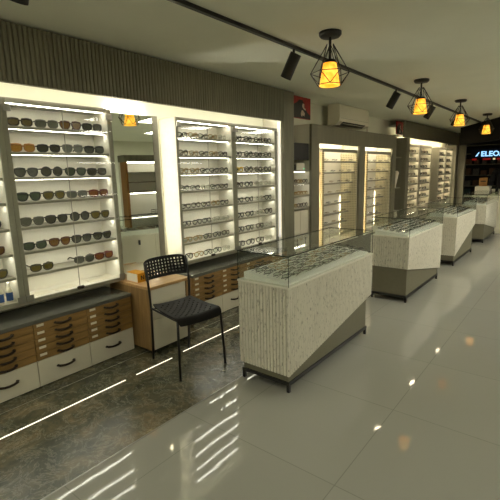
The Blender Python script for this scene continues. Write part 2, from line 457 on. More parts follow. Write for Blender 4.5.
# ------------------------------------------------------------------ display cases A B C D
XF, XB = -3.20, -3.444
SZ = [1.872, 1.690, 1.508, 1.328, 1.140, .956, .780]
def display_case(y0, y1, label, open_left=True):
    r = thing('display_case', label, 'display case', (XB, (y0+y1)/2, .56), 0, 'lit glass-fronted display cases')
    st = .036
    mb = MB(); mb.bbox(XB, XF, y0, y0+st, .56, 2.06, .003); mb.bbox(XB, XF, y1-st, y1, .56, 2.06, .003)
    mb.box(XB, XF, y0+st, y1-st, 2.03, 2.06); mb.box(XB, XF, y0+st, y1-st, .56, .592)
    mb.build('carcass', M_caseframe, r)
    mb = MB(); mb.box(XB+.001, XB+.008, y0+st, y1-st, .592, 2.03)
    mb.box(XB+.008, XF-.012, y0+st, y0+st+.003, .592, 2.03); mb.box(XB+.008, XF-.012, y1-st-.003, y1-st, .592, 2.03); mb.box(XB+.008, XF-.012, y0+st+.003, y1-st-.003, .592, .595)
    mb.build('back_lining', M_caseback, r)
    ya, yb = y0+st+.004, y1-st-.004
    for z in SZ:
        s = MB().bbox(XB+.009, XF-.016, ya, yb, z-.020, z, .002).build('shelf', M_caseframe, r)
        MB().box(XF-.066, XF-.050, ya+.01, yb-.01, z-.0217, z-.0202).build('led_strip', M_led_shelf, s)
    MB().box(XF-.066, XF-.048, ya+.01, yb-.01, 2.027, 2.0298).build('top_led_strip', M_led_shelf, r)
    ym = (y0+y1)/2
    for a, b, hy in ((y0+.004, ym-.0015, y0), (ym+.0015, y1-.004, y1)):
        d = MB().box(XF+.002, XF+.007, a, b, .575, 2.045).build('glass_door', M_doorglass, r)
        e = ym-.0018 if b < ym else ym+.0018
        MB().box(XF+.002, XF+.0072, min(e, ym), max(e, ym), .58, 2.04).build('door_edge', M_caseframe, d)
        for z in (1.985, .60):
            h0, h1 = (a, a+.055) if hy == y0 else (b-.055, b)
            MB().bbox(XF+.0075, XF+.016, h0, h1, z-.02, z+.03, .002).build('hinge', M_chrome, d)
    MB().bbox(XF+.0075, XF+.028, ym-.03, ym+.03, .585, .612, .006).build('lock', M_bronze, r)
    return r
display_case(.387, 1.262, 'lit display case cut off by the left photo edge, blue spray bottles inside')
display_case(1.262, 2.133, 'lit display case full of sunglasses left of the mirror')
display_case(2.850, 3.735, 'lit display case of eyeglasses directly right of the mirror')
display_case(3.735, 4.600, 'lit display case of thick-rimmed eyeglasses beside the dark pillar')

XG = XF-.055
rows = [
 [('dark brown', 'rect'), ('grey', 'rect'), ('tortoiseshell', 'way'), ('black', 'rect')],
 [('amber', 'rect'), ('black', 'rect'), ('smoky grey', 'way'), ('charcoal', 'rect')],
 [('charcoal', 'way'), ('black', 'round'), ('dark green', 'way'), ('black', 'rect')],
 [('dark green', 'way'), ('olive', 'way'), ('smoky grey', 'rect'), ('red brown', 'rect')],
 [('grey', 'way'), ('black', 'way'), ('charcoal', 'round'), ('olive', 'way')],
 [('dark green', 'rect'), ('tortoiseshell', 'way'), ('charcoal', 'way'), ('black', 'cat')],
 [('olive', 'rect'), None, ('grey', 'rect'), ('red brown', 'rect')]]
SHN = {'rect': 'rectangular', 'round': 'round', 'way': 'square', 'cat': 'cat-eye'}
for i, row in enumerate(rows):
    for j, it in enumerate(row):
        if not it: continue
        y = 1.262+.036+.108+j*.193+random.uniform(-.004, .004)
        if i == 6 and j == 0: y += .03
        k = sum(1 for q in row[:j+1] if q)
        place_sun(it[1], it[0], (XG, y, SZ[i]+.0005), -.05+random.uniform(-.07, .05),
                  f'{it[0]} {SHN[it[1]]} sunglasses, {ORD[k-1]} from left on {SHELF[i]} shelf of case left of mirror', 'sunglasses on the shelves')
for i, (c, s) in enumerate([('grey', 'rect'), ('black', 'rect'), ('charcoal', 'round'), ('dark green', 'way'), ('black', 'way'), ('tortoiseshell', 'rect'), ('olive', 'way')]):
    place_sun(s, c, (XG, 1.262-.036-.125, SZ[i]+.0005), -.02,
              f'{c} {SHN[s]} sunglasses at right end of {SHELF[i]} shelf of case at left photo edge', 'sunglasses on the shelves')
# spray bottles at the bottom of case A
for k in range(5):
    y = 1.262-.036-.05-k*.062
    b = thing('spray_bottle', f'small blue and white spray bottle, {ORD[k]} from the right at bottom of leftmost case', 'spray bottle', (XG, y, .5955), 0, 'blue spray bottles')
    m_ = MB(); m_.smooth = True; m_.lathe([(.0, .5955), (.022, .5958), (.023, .60), (.023, .68), (.016, .70), (.010, .708), (.010, .715)], XG, y, 14); m_.build('bottle', M_card, b)
    MB().lathe([(.0235, .61), (.0235, .672)], XG, y, 14).build('label', M_blue, b)
    m_ = MB(); m_.lathe([(0.0, .735), (.009, .735), (.011, .715), (0, .715)], XG, y, 10); m_.box(XG, XG+.016, y-.004, y+.004, .735, .745); m_.box(XG-.008, XG+.008, y-.006, y+.006, .733, .747); m_.build('spray_head', M_white, b)
# papers at bottom of case B
for k, (y, a) in enumerate(((1.40, 0), (1.62, .2), (1.93, -.1))):
    o = MB(True).box(-.05, .05, -.09, .09, 0, .002).build('card', M_card); o.location = sc_pt((XF-.10, y, .5955)); o.rotation_euler = (0, 0, a)
    tag(o, f'white paper card lying at bottom of sunglasses case, {ORD[k]} from left', 'card', 'paper cards')

# eyeglasses in C, D
for case, y0, y1, n, big, cols, where in ((0, 2.850, 3.735, 5, False, ['dark brown', 'black', 'gold', 'black', 'charcoal', 'clear'], 'case right of mirror'),
                                  (1, 3.735, 4.600, 4, True, ['black', 'dark brown', 'black', 'charcoal'], 'case beside dark pillar')):
    for i in range(8):
        z = (SZ+[.595])[i]
        for j in range(n):
            if case == 0 and i == 2 and j == 5: continue
            y = y0+.036+.098+(y1-y0-.072-.196)*j/(n-1)+random.uniform(-.006, .006)
            c = random.choice(cols)
            if case == 1 and i == 2 and j == 0: c = 'yellow'
            if case == 0 and i == 0 and j == 1: c = 'gold'
            if case == 1 and i > 2 and j > 1 and random.random() < .5: c = 'clear'
            if case == 0 and i == 5 and j > 2: c = 'clear'
            s = random.choice(['rect', 'way', 'round', 'cat'])
            place_opt(s, c, (XG, y, z+.0005), random.uniform(-.07, .07), f'{c} {SHN[s]} eyeglasses, {ORD[j]} from left on {SHELF[i]} shelf of {where}', 'eyeglasses in the lit cases', False, big)

# ------------------------------------------------------------------ mirror
mr = thing('wall_mirror', 'tall mirror with grey border between the two lit display walls', 'mirror', (-3.30, 2.43, .66))
MB().box(-3.312, -3.30, 2.16, 2.622, .665, 2.052).build('mirror_glass', M_mirror, mr)
mb = MB(); mb.bbox(-3.33, -3.296, 2.622, 2.684, .66, 2.056, .002); mb.build('mirror_border', M_caseframe, mr)
MB().box(-3.33, -3.3125, 2.16, 2.622, .66, 2.056).build('mirror_backing', M_white, mr)
MB().box(-3.40, -3.331, 2.35, 2.5, .7, 2.0).build('standoff', M_white, mr)
mr.rotation_euler = (0, 0, math.radians(-7))
MB().box(-3.443, -3.43, 2.655, 2.668, .66, 2.05).build('mirror_led_strip', M_led_mirror, por)
MB().box(-3.443, -3.43, 2.25, 2.64, 2.10, 2.11).build('mirror_top_led_strip', M_led_mirror, por)

SCL[0] = 1.0
# ------------------------------------------------------------------ drawer cabinets
XC = -2.945
def handle_mb(x, yc, z, w=.11):
    m = MB(); m.smooth = True
    for s in (-1, 1):
        y = yc+s*w/2
        m.lathe([(0, 0), (.001, 0)], 0, 0, 4) if False else None
        m.tube([(x, y, z), (x+.006, y, z), (x+.022, y-s*.004, z)], .0095, 8, r2=.006)
        m.tube([(x+.001, y+s*.012, z), (x+.004, y, z)], .006, 6)
    m.tube([(x+.022, yc-w/2, z+.002), (x+.026, yc-w/4, z-.005), (x+.027, yc, z-.007), (x+.026, yc+w/4, z-.005), (x+.022, yc+w/2, z+.002)], .0085, 8)
    return m
def drawer_cabinet(y0, y1, label, labels_left=True, cards=True):
    r = thing('drawer_cabinet', label, 'drawer cabinet', (XC, (y0+y1)/2, 0), 0, 'oak drawer cabinets under the cases')
    MB().box(-3.334, XC-.018, y0+.001, y1-.001, 0, .478).build('carcass', M_woodv, r)
    d = MB().bbox(XC-.0178, XC, y0+.002, y1-.002, .004, .198, .002).build('bottom_drawer', M_whitedoor, r)
    handle_mb(XC, (y0+y1)/2, .115, .12).build('handle', M_bronze, d)
    h = (.478-.2)/5
    for k in range(5):
        z = .2+k*h
        d = MB().bbox(XC-.0178, XC, y0+.002, y1-.002, z+.0015, z+h-.0015, .0015).build('drawer', M_wood, r)
        handle_mb(XC, (y0+y1)/2+.01, z+h/2).build('handle', M_bronze, d)
        if cards: MB().box(XC+.0002, XC+.002, y0+.025, y0+.075, z+h*.55, z+h*.88).build('label_card', M_card, d)
    return r
for k, (a, b, w) in enumerate([(.35, .77, 'far left oak drawer cabinet with white bottom drawer, outside the sunglasses case'), (.77, 1.185, 'oak drawer cabinet at left photo edge, white bottom drawer below'),
                               (1.185, 1.595, 'oak drawer cabinet centred below the sunglasses case, white bottom drawer'), (1.595, 2.005, 'oak drawer cabinet next to the wooden desk, white bottom drawer')]):
    drawer_cabinet(a, b, w)
for k, (a, b, w) in enumerate([(2.74, 3.16, 'oak drawer cabinet just right of the black chair back'), (3.16, 3.57, 'oak drawer cabinet left of the near counter glass corner'),
                               (3.57, 4.08, 'oak drawer cabinet seen through near counter glass, left one'), (4.08, 4.435, 'oak drawer cabinet seen through near counter glass, by the pillar')]):
    drawer_cabinet(a, b, w)
tag(MB().bbox(-3.334, XC+.004, .35, 2.012, .4785, .51, .004).build('worktop', M_top), 'dark grey glossy worktop below the sunglasses case', 'worktop')
tag(MB().bbox(-3.334, XC+.004, 2.735, 4.435, .4785, .51, .004).build('worktop', M_top), 'dark grey glossy worktop below the eyeglasses cases', 'worktop')

# ------------------------------------------------------------------ desk pedestal
dk = thing('desk_pedestal', 'light oak desk cabinet with white drawers behind the black chair', 'desk', (-2.95, 2.23, 0))
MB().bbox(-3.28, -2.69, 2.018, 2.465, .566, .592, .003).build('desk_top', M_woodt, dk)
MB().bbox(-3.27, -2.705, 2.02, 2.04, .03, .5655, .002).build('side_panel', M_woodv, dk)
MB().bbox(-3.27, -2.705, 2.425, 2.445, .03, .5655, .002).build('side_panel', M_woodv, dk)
MB().box(-3.27, -2.73, 2.041, 2.424, .04, .56).build('carcass', M_white, dk)
for z0, z1 in ((.035, .30), (.303, .43), (.433, .562)):
    MB().bbox(-2.7295, -2.708, 2.042, 2.423, z0, z1, .002).build('drawer', M_whitedoor, dk)
for x in (-3.24, -2.74):
    for y in (2.045, 2.42): MB().box(x-.015, x+.015, y-.015, y+.015, 0, .04).build('foot', M_black, dk)
yb = thing('yellow_box', 'small yellow carton marked N standing on the desk', 'box', (-2.96, 2.11, .592))
MB().bbox(-3.06, -2.90, 2.06, 2.16, .5922, .672, .002).build('carton', M_yellow, yb)
MB().box(-3.056, -2.904, 2.0588, 2.0599, .596, .668).build('white_side', M_card, yb)
n = MB()
for y in (2.097, 2.123): n.box(-2.8999, -2.8988, y-.004, y+.004, .612, .650)
n.add([(-2.8988, 2.093, .650), (-2.8988, 2.101, .650), (-2.8988, 2.127, .612), (-2.8988, 2.119, .612)], [(0, 1, 2, 3)])
n.build('letter', M_black, yb)

# ------------------------------------------------------------------ chair
def chair():
    base = Vector((-2.355, 2.098, 0))
    r = thing('chair', 'black perforated plastic chair with thin metal legs before the mirror desk', 'chair', base, math.radians(-10))
    # local: +x front. build in local coordinates (org zero)
    def bl(mb, n, m): 
        o = mb.build(n, m, None, (0, 0, 0)); o.parent = r; return o
    def sheet(fn, nu, nv, hole, th, mb):
        vs = [fn(i/nu, j/nv) for j in range(nv+1) for i in range(nu+1)]
        fs = [(j*(nu+1)+i, j*(nu+1)+i+1, (j+1)*(nu+1)+i+1, (j+1)*(nu+1)+i) for j in range(nv) for i in range(nu) if not hole(i, j)]
        mb.smooth = False; mb.add(vs, fs)
    hw = .205
    def seatp(u, v):   # u across, v front->back
        y = (u-.5)*2; x = .225-v*.43
        z = .462+.012*v-.018*math.sin(v*PI)*(1-.3*abs(y))+.010*abs(y)**3
        if v < .16: t = (1-v/.16); z -= .055*t*t; x -= .006*t*t
        w = hw*(1-.10*v); corner = 1-.06*max(0, (v-.85)/.15)-.10*max(0, (.12-v)/.12)**2
        return (x, y*w*corner, z)
    m = MB()
    sheet(seatp, 29, 31, lambda i, j: (3 <= i <= 25 and 5 <= j <= 27 and i % 2 == 1 and j % 2 == 1 and (i+j)//2 % 2 == 0), .006, m)
    s = bl(m, 'seat', M_blackpl); md = s.modifiers.new('t', 'SOLIDIFY'); md.thickness = .007; md.offset = 0
    def backp(u, v):   # v bottom->top
        y = (u-.5)*2; bow = -.038*(1-y*y)
        z = .675+v*.165; ww = .198*(1-.025*v)
        if v > .8: ww *= 1-.10*((v-.8)/.2)**2; z -= .012*abs(y)**6*((v-.8)/.2)
        return (-.245-v*.035+bow, y*ww, z)
    m = MB()
    sheet(backp, 27, 13, lambda i, j: (2 <= i <= 24 and 2 <= j <= 11 and i % 2 == 0 and j % 2 == 0), .006, m)
    b = bl(m, 'backrest', M_blackpl); md = b.modifiers.new('t', 'SOLIDIFY'); md.thickness = .010; md.offset = 0
    for sg in (-1, 1):
        m = MB(); m.smooth = True
        m.tube([(.178, sg*.186, .452), (.196, sg*.196, .40), (.212, sg*.210, 0)], .0095, 10)
        m.tube([(.212, sg*.210, .008), (.2125, sg*.2102, 0)], .012, 10)
        bl(m, 'leg', M_black)
        m = MB(); m.smooth = True
        m.tube([(-.265, sg*.172, 0), (-.225, sg*.182, .42), (-.228, sg*.188, .60), (-.248, sg*.190, .74), (-.268, sg*.190, .82)], .0098, 10)
        bl(m, 'leg', M_black)
        m = MB(); m.tube([(.18, sg*.186, .445), (0, sg*.185, .448), (-.222, sg*.182, .452)], .008, 8); bl(m, 'seat_rail', M_black)
    m = MB(); m.tube([(.165, -.186, .43), (.165, .186, .43)], .007, 8); m.tube([(-.2, -.18, .45), (-.2, .18, .45)], .007, 8); bl(m, 'cross_bar', M_black)
chair()

# ------------------------------------------------------------------ display counters
def rib_loop(x0, x1, y0, y1, pitch=.027, d=.012):
    """closed outline (ccw) with ribs on every side"""
    out = []
    def side(ax, ay, bx, by, nx, ny):
        L_ = math.hypot(bx-ax, by-ay); n = max(1, int(round(L_/pitch)))
        for i in range(n):
            for t, h in ((0, 0), (.20, 0), (.22, .9), (.40, 1), (.80, 1), (.98, .9)):
                u = (i+t)/n; out.append((ax+(bx-ax)*u+nx*d*(h-1), ay+(by-ay)*u+ny*d*(h-1)))
    side(x0, y0, x1, y0, 0, -1); side(x1, y0, x1, y1, 1, 0); side(x1, y1, x0, y1, 0, 1); side(x0, y1, x0, y0, -1, 0)
    return out
M_traytop = mat('tray_white', (240, 240, 232), .5, noise=.01, nscale=8)
CX0, CX1 = -1.862, -1.428
def counter(y0, y1, zn, zf, label, base_in=.02):
    r = thing('display_counter', label, 'display counter', ((CX0+CX1)/2, (y0+y1)/2, 0), 0, 'ribbed white display counters in the aisle')
    lp = rib_loop(CX0, CX1, y0, y1); n = len(lp); m = MB()
    zt = .742
    vs = [(x, y, zn+(zf-zn)*(y-y0)/(y1-y0)) for x, y in lp]+[(x, y, zt) for x, y in lp]
    m.add(vs, [(i, (i+1) % n, n+(i+1) % n, n+i) for i in range(n)]+[tuple(range(n, 2*n)), tuple(range(n))[::-1]])
    m.build('body', M_rib, r)
    MB().bbox(CX0-.004, CX1+.004, y0-.004, y1+.004, .7422, .756, .002).build('top_board', M_white, r)
    for k in range(3):
        u0 = y0+.02+k*(y1-y0-.04)/3; u1 = y0+.02+(k+1)*(y1-y0-.04)/3-.006
        dd = MB().bbox(CX0-.016, CX0-.0005, u0, u1, max(zn, zf)+.02, .735, .002).build('rear_door', M_whitedoor, r)
        MB().bbox(CX0-.034, CX0-.0162, (u0+u1)/2-.012, (u0+u1)/2+.012, .63, .69, .002).build('handle', M_black, dd)
    i_ = base_in
    MB().box(CX0+i_, CX1-i_, y0+i_, y1-i_-.055, .078, .50).build('base', M_base, r)
    f = MB()
    a, b, c, d = CX0+.01, CX1-.01, y0+.01, y1-.065
    t = .024
    f.box(a, b, c, c+t, .052, .0778); f.box(a, b, d-t, d, .052, .0778); f.box(a, a+t, c+t, d-t, .052, .0778); f.box(b-t, b, c+t, d-t, .052, .0778)
    f.build('plinth_frame', M_black, r)
    for x in (a, b-t):
        for y in (c, d-t): MB().bbox(x, x+t, y, y+t, 0, .0518, .003).build('leg', M_black, r)
    MB().prism([(CX0+.03, .7563), (CX1-.03, .7563), (CX1-.03, .770), (CX0+.03, .806)], 1, y0+.035, y1-.035).build('tray', M_traytop, r)
    g0, g1, h0, h1 = CX0+.002, CX1-.002, y0+.002, y1-.002; gt = .006; z0, z1 = .7563, .958
    for bx in ((g0, g1, h0, h0+gt), (g0, g1, h1-gt, h1), (g0, g0+gt, h0+gt, h1-gt), (g1-gt, g1, h0+gt, h1-gt)):
        MB().box(*bx, z0, z1).build('glass_pane', M_glass, r)
    MB().box(g0, g1, h0, h1, z1+.0002, z1+.006).build('glass_top', M_glass, r)
    e = MB(); w = .0032; zt = z1+.003
    for p, q in (((g0, h0), (g1, h0)), ((g1, h0), (g1, h1)), ((g1, h1), (g0, h1)), ((g0, h1), (g0, h0))):
        e.tube([(p[0], p[1], zt), (q[0], q[1], zt)], w+.001, 6)
        e.tube([(p[0], p[1], z0), (p[0], p[1], zt)], w*.8, 6)
    e.build('glass_edge', M_gedge, r)
    return r
CY = [(2.165, 3.545, .128, .37), (4.575, 5.95, .392, .145), (6.78, 8.17, .16, .50), (9.205, 10.60, .382, .142)]
names = ['nearest white ribbed glass display counter, base showing below a rising diagonal', 'second white ribbed display counter along the aisle, tall taupe base in front',
         'third white ribbed display counter from the camera along the aisle', 'farthest white ribbed display counter by the shopfront']
for (a, b, zn, zf), nm in zip(CY, names): counter(a, b, zn, zf, nm)
wn = ['nearest counter', 'second counter', 'third counter', 'farthest counter']
for ci, (a, b, _, _) in enumerate(CY):
    nl = 9
    for i in range(5):
        for j in range(nl):
            x = CX1-.062-i*.070; zt_ = .7705+.036*(CX1-.03-x)/(CX1-CX0-.06); y = a+.115+(b-a-.23)*j/(nl-1)+random.uniform(-.008, .008)
            rz = random.uniform(-.18, .18); s = random.choice(['rect', 'way', 'round', 'cat'])
            c = random.choice(['black', 'black', 'dark brown', 'charcoal', 'gold'])
            if ci < 3: place_opt(s, c, (x, y, zt_+.0035), rz, f'{c} {SHN[s]} eyeglasses in {wn[ci]}, {ORD[i]} row from aisle, {ORD[j]} from near end', 'eyeglasses lying in the counters', True).rotation_euler = (0, .09, rz)
            else: stuff_opt(s, c, (x, y, zt_+.006), rz, True)

SCL[0] = KW
# ------------------------------------------------------------------ bay helper: poster + screen + shelves
def poster(y0, y1, z0, z1, x, label):
    p = thing('poster', label, 'poster', (x, (y0+y1)/2, z0))
    MB().box(x-.02, x, y0, y1, z0, z1).build('board', M_red, p)
    w, h = y1-y0, z1-z0
    def blob(pts, m, nme, d):
        n = len(pts); v = [(x+q, y0+u*w, z0+t*h) for q in (.0003, d) for u, t in pts]
        MB().add(v, [tuple(range(n)), tuple(range(n, 2*n))]+[(i, (i+1) % n, n+(i+1) % n, n+i) for i in range(n)]).build(nme, m, p)
    blob([(.02, .02), (.02, .62), (.2, .72), (.34, .86), (.52, .86), (.62, .7), (.66, .5), (.82, .32), (.98, .2), (.98, .02)], M_black, 'print_silhouette', .0008)
    blob([(.50, .58), (.54, .72), (.62, .68), (.62, .54), (.72, .46), (.70, .40), (.60, .44), (.54, .50)], M_skin, 'print_face', .0014)
    blob([(.44, .12), (.42, .24), (.48, .40), (.56, .38), (.66, .26), (.62, .12), (.54, .18), (.50, .10)], M_skin, 'print_detail', .0014)
poster(4.875, 5.325, 2.215, 2.50, -3.12, 'red and black portrait poster high beside the dark pillar')
# bay 1 : between portal 1 and the grey rack wall
bw = thing('shelf_bay', 'narrow white shelf bay between dark pillar and grey rack wall', 'shelf unit', (-3.4, 5.1, 0))
Y0, Y1 = 4.86, 5.322
MB().box(-3.444, -3.43, Y0, Y1, .0, 2.20).build('back_panel', M_white, bw)
MB().box(-3.4298, -3.11, Y0, Y0+.012, .0, 2.20).build('side_panel', M_white, bw)
for z in (1.517, 1.335, 1.165, .99): MB().bbox(-3.4298, -3.13, Y0+.013, Y1, z-.025, z, .002).build('shelf', M_caseframe, bw)
MB().box(-3.4298, -3.15, Y0+.013, Y1, 0, .60).build('lower_cabinet', M_whitedoor, bw)
for z in (1.517, 1.335, 1.165): MB().box(-3.20, -3.192, Y0+.03, Y1-.03, z-.029, z-.0255).build('led_strip', M_led_shelf, bw)
for y in (Y0+.015, Y0+.24):
    d = MB().bbox(-3.1498, -3.132, y, y+.22, .1, .595, .002).build('door', M_whitedoor, bw); MB().box(-3.1315, -3.122, y+.1, y+.11, .45, .54).build('handle', M_black, d)
    d = MB().bbox(-3.18, -3.15, y, y+.22, .61, .94, .002).build('upper_door', M_whitedoor, bw)
for k in range(3):
    for z in (1.335, 1.165, .99): stuff_opt(random.choice(['rect', 'way', 'round']), random.choice(STUFF_MATS), (-3.16, Y0+.1+k*.145, z+.0006), 0)
tv = thing('screen', 'black flat screen below the red poster', 'screen', (-3.2, 5.1, 1.66))
MB().bbox(-3.17, -3.14, Y0+.02, Y1-.005, 1.655, 1.89, .004).build('panel', M_black, tv)
MB().box(-3.4298, -3.171, 5.05, 5.15, 1.72, 1.82).build('wall_mount', M_black, tv)
pb = thing('card_machine', 'pale boxy device with green light on shelf below the black screen', 'device', (-3.28, 5.1, 1.5))
MB().bbox(-3.24, -3.16, Y0+.16, Y1-.09, 1.5175, 1.615, .004).build('housing', M_ac, pb)
MB().bbox(-3.26, -3.17, Y0+.02, Y0+.155, 1.5175, 1.60, .004).build('black_unit', M_blackpl, pb)
MB().box(-3.1598, -3.158, Y1-.12, Y1-.10, 1.53, 1.545).build('indicator', mat('green_led', (60, 190, 130), .5, emit=(90, 240, 170), estr=1.5), pb)

# ------------------------------------------------------------------ portal 2 : grey wall with two racks
p2 = thing('rack_wall', 'grey wall unit with two lit niches for perforated eyewear racks', 'wall panelling', (-3.1, 7.05, 0))
y0, a0, a1, b0, b1, y1 = 5.33, 5.56, 6.985, 7.22, 8.60, 8.80
TZ, NZ, NB = 2.165, 1.90, .30
MB().bbox(-3.14, -3.1, y0, y1, NZ, TZ, .003).build('header_panel', M_grey, p2)
for u, v in ((y0, a0), (a1, b0), (b1, y1)): MB().bbox(-3.14, -3.1, u, v, 0, NZ, .003).build('pillar', M_grey, p2)
for u, v in ((y0, a0), (a1, b0), (b1, y1)): MB().box(-3.444, -3.1405, u+(.0 if u > y0 else .0), v, 0, NZ+.1).build('niche_side', M_white, p2)
MB().box(-3.444, -3.14, y0, y1, NZ+.10, TZ).build('header_soffit', M_white, p2)
for u, v in ((a0, a1), (b0, b1)):
    MB().box(-3.444, -3.43, u, v, 0, NZ+.10).build('niche_back', M_caseback, p2)
    MB().box(-3.4298, -3.1, u, v, 0, NB).build('niche_base', M_grey, p2)
    MB().box(-3.4298, -3.1, u, v, NB+.0002, NB+.012).build('niche_floor', M_white, p2)
    MB().box(-3.30, -3.28, u+.05, v-.05, NZ+.085, NZ+.0998).build('led_strip', M_led_rack, p2)
    MB().box(-3.4295, -3.42, v-.05, v-.04, NB+.05, 1.05).build('led_strip', M_led_rack, p2)
    MB().box(-3.30, -3.285, u+.0005, u+.006, NB+.05, NZ-.05).build('led_strip', M_led_rack, p2)
def rack(u, v, label, where):
    r = thing('eyewear_rack', label, 'eyewear rack', (-3.2, (u+v)/2, NB+.012), 0, 'perforated eyewear racks')
    L0, L1 = u+.13, v-.05
    MB().bbox(-3.40, -3.12, L0, L0+.05, NB+.0125, 1.785, .002).build('side_panel', M_perf, r)
    MB().bbox(-3.42, -3.12, L1-.03, L1, NB+.0125, 1.785, .002).build('side_panel', M_perfw, r)
    MB().bbox(-3.17, -3.12, L0, L1, 1.7865, 1.835, .002).build('top_bar', M_caseframe, r)
    zs = [1.645-.172*k for k in range(8)]
    for k, z in enumerate(zs):
        x1 = -3.125-.026*k
        MB().bbox(x1-.07, x1, L0-.03 if k % 2 else L0+.051, L1-.031, z-.024, z, .002).build('shelf_bar', M_caseframe, r)
        n = 4
        for j in range(n):
            y = L0+.17+(L1-L0-.34)*j/(n-1); c = random.choice(STUFF_MATS); s = random.choice(['rect', 'way', 'round'])
            place_opt(s, c, (x1-.012, y, z+.0006), random.uniform(-.1, .1), f'{c} {SHN[s]} eyeglasses on {ORD[k]} bar of {where}, {ORD[j]} from left', 'eyeglasses on the perforated racks', True)
    return r
rack(a0, a1, 'perforated wooden eyewear rack in the left lit niche of the grey wall', 'left perforated rack')
rack(b0, b1, 'perforated wooden eyewear rack in the right lit niche of the grey wall', 'right perforated rack')

SCL[0] = .935
# ------------------------------------------------------------------ air conditioner + pipe
ac = thing('air_conditioner', 'white split air conditioner high above the grey rack wall', 'air conditioner', (-3.35, 7.0, 2.25))
prof = [(-3.449, 2.25), (-3.30, 2.25), (-3.235, 2.30), (-3.225, 2.36), (-3.232, 2.56), (-3.26, 2.585), (-3.449, 2.585)]
MB().prism(prof, 1, 6.45, 7.65).build('housing', M_ac, ac)
MB().add([(-3.302, 6.6, 2.246), (-3.302, 7.5, 2.246), (-3.2305, 7.5, 2.296), (-3.2305, 6.6, 2.296), (-3.30, 6.6, 2.252), (-3.30, 7.5, 2.252), (-3.236, 7.5, 2.302), (-3.236, 6.6, 2.302)], [(0, 1, 2, 3), (4, 5, 6, 7), (0, 1, 5, 4), (1, 2, 6, 5), (2, 3, 7, 6), (3, 0, 4, 7)]).build('air_outlet', M_black, ac)
MB().box(-3.262, -3.255, 6.62, 7.48, 2.271, 2.276).build('louvre', M_ac, ac)
MB().box(-3.2265, -3.2235, 6.5, 7.6, 2.352, 2.356).build('panel_seam', M_caseframe, ac)
o = MB(); o.tube([(-3.42, 8.05, 2.17), (-3.42, 8.05, 2.7)], .02, 8); tag(o.build('pipe', M_ac), 'pale vertical pipe on the wall right of the air conditioner', 'pipe')

SCL[0] = KW
# ------------------------------------------------------------------ bay 2
b2 = thing('dark_cabinet', 'tall dark niche cabinet between the grey rack wall and the far lit wall', 'cabinet', (-3.4, 9.0, 0))
MB().box(-3.444, -3.40, 8.81, 9.21, 0, 2.2).build('back_panel', M_dark, b2)
for z in (.6, 1.1, 1.75, 2.2): MB().box(-3.3998, -3.13, 8.81, 9.21, z-.02, z).build('shelf', M_greyd, b2)
poster(8.83, 9.20, 2.21, 2.47, -3.12, 'dark red portrait poster above the narrow dark cabinet')
cp = thing('white_bag', 'white slanted paper bag in the narrow dark cabinet', 'bag', (-3.2, 9.0, 1.1))
MB().prism([(8.86, 1.1005), (8.98, 1.1005), (9.16, 1.42), (9.06, 1.46)], 0, -3.20, -3.15).build('bag_body', M_card, cp)

# ------------------------------------------------------------------ portal 3
p3 = thing('far_display_wall', 'grey framed wall of four narrow lit display columns at far end', 'wall panelling', (-3.1, 11.6, 0))
y0, y1, i0, i1 = 9.26, 14.25, 9.64, 14.02
MB().bbox(-3.14, -3.1, y0, y1, 2.17, 2.52, .003).build('header_panel', M_grey, p3)
MB().bbox(-3.444, -3.1, y0+.18, i0, 0, 2.168, .003).build('pillar', M_grey, p3)
MB().bbox(-3.444, -3.1, i1, y1, 0, 2.168, .003).build('pillar', M_grey, p3)
MB().box(-3.444, -3.14, y0, y1, 2.40, 2.44).build('header_soffit', M_white, p3)
MB().box(-3.444, -3.43, i0, i1, 0, 2.168).build('back_panel', M_caseback, p3)
MB().box(-3.16, -3.145, i0+.05, 13.7, 2.215, 2.225).build('led_strip', M_led_far, p3)
MB().box(-3.4298, -3.2, i0, i1, 0, .55).build('base_cabinet', M_whitedoor, p3)
for k, (a, b) in enumerate(((9.86, 10.72), (10.80, 11.74), (12.5, 13.2), (13.25, 14.0))):
    r = thing('display_column', f'narrow lit shelf column of eyeglasses, {ORD[k]} from left in far wall', 'display case', (-3.3, (a+b)/2, .55), 0, 'lit columns of the far display wall')
    m = MB(); m.box(-3.4298, -3.2, a, a+.035, .5502, 2.06); m.box(-3.4298, -3.2, b-.035, b, .5502, 2.06); m.box(-3.4298, -3.2, a+.035, b-.035, 2.03, 2.06); m.box(-3.21, -3.2, a+.035, b-.035, 2.0, 2.03); m.build('carcass', M_caseframe, r)
    for i, z in enumerate(SZ+[.58]):
        s = MB().bbox(-3.4298, -3.215, a+.036, b-.036, z-.022, z, .002).box(-3.222, -3.2155, a+.038, b-.038, z-.036, z-.020).build('shelf', M_caseframe, r)
        if z > .6: MB().box(-3.255, -3.247, a+.05, b-.05, z-.0255, z-.0222).build('led_strip', M_led_far, s)
        for j in range(3): stuff_opt(random.choice(['rect', 'way']), random.choice(STUFF_MATS[:2]), (-3.25, (a+b)/2+(j-1)*(.215 if b-a < .8 else .24), z+.0006), 0, False, 1.3)
    MB().box(-3.255, -3.245, a+.05, b-.05, 2.024, 2.0298).build('top_led_strip', M_led_far, r)
SCL[0] = 1.0
so = STUFF.build('eyeglasses', [MF[c] for c in STUFF_MATS]); tag(so, 'small far-off eyeglasses on the far wall columns, shelf bay and farthest counter', 'eyeglasses', None, 'stuff')

SCL[0] = .842; CEIL = 2.7
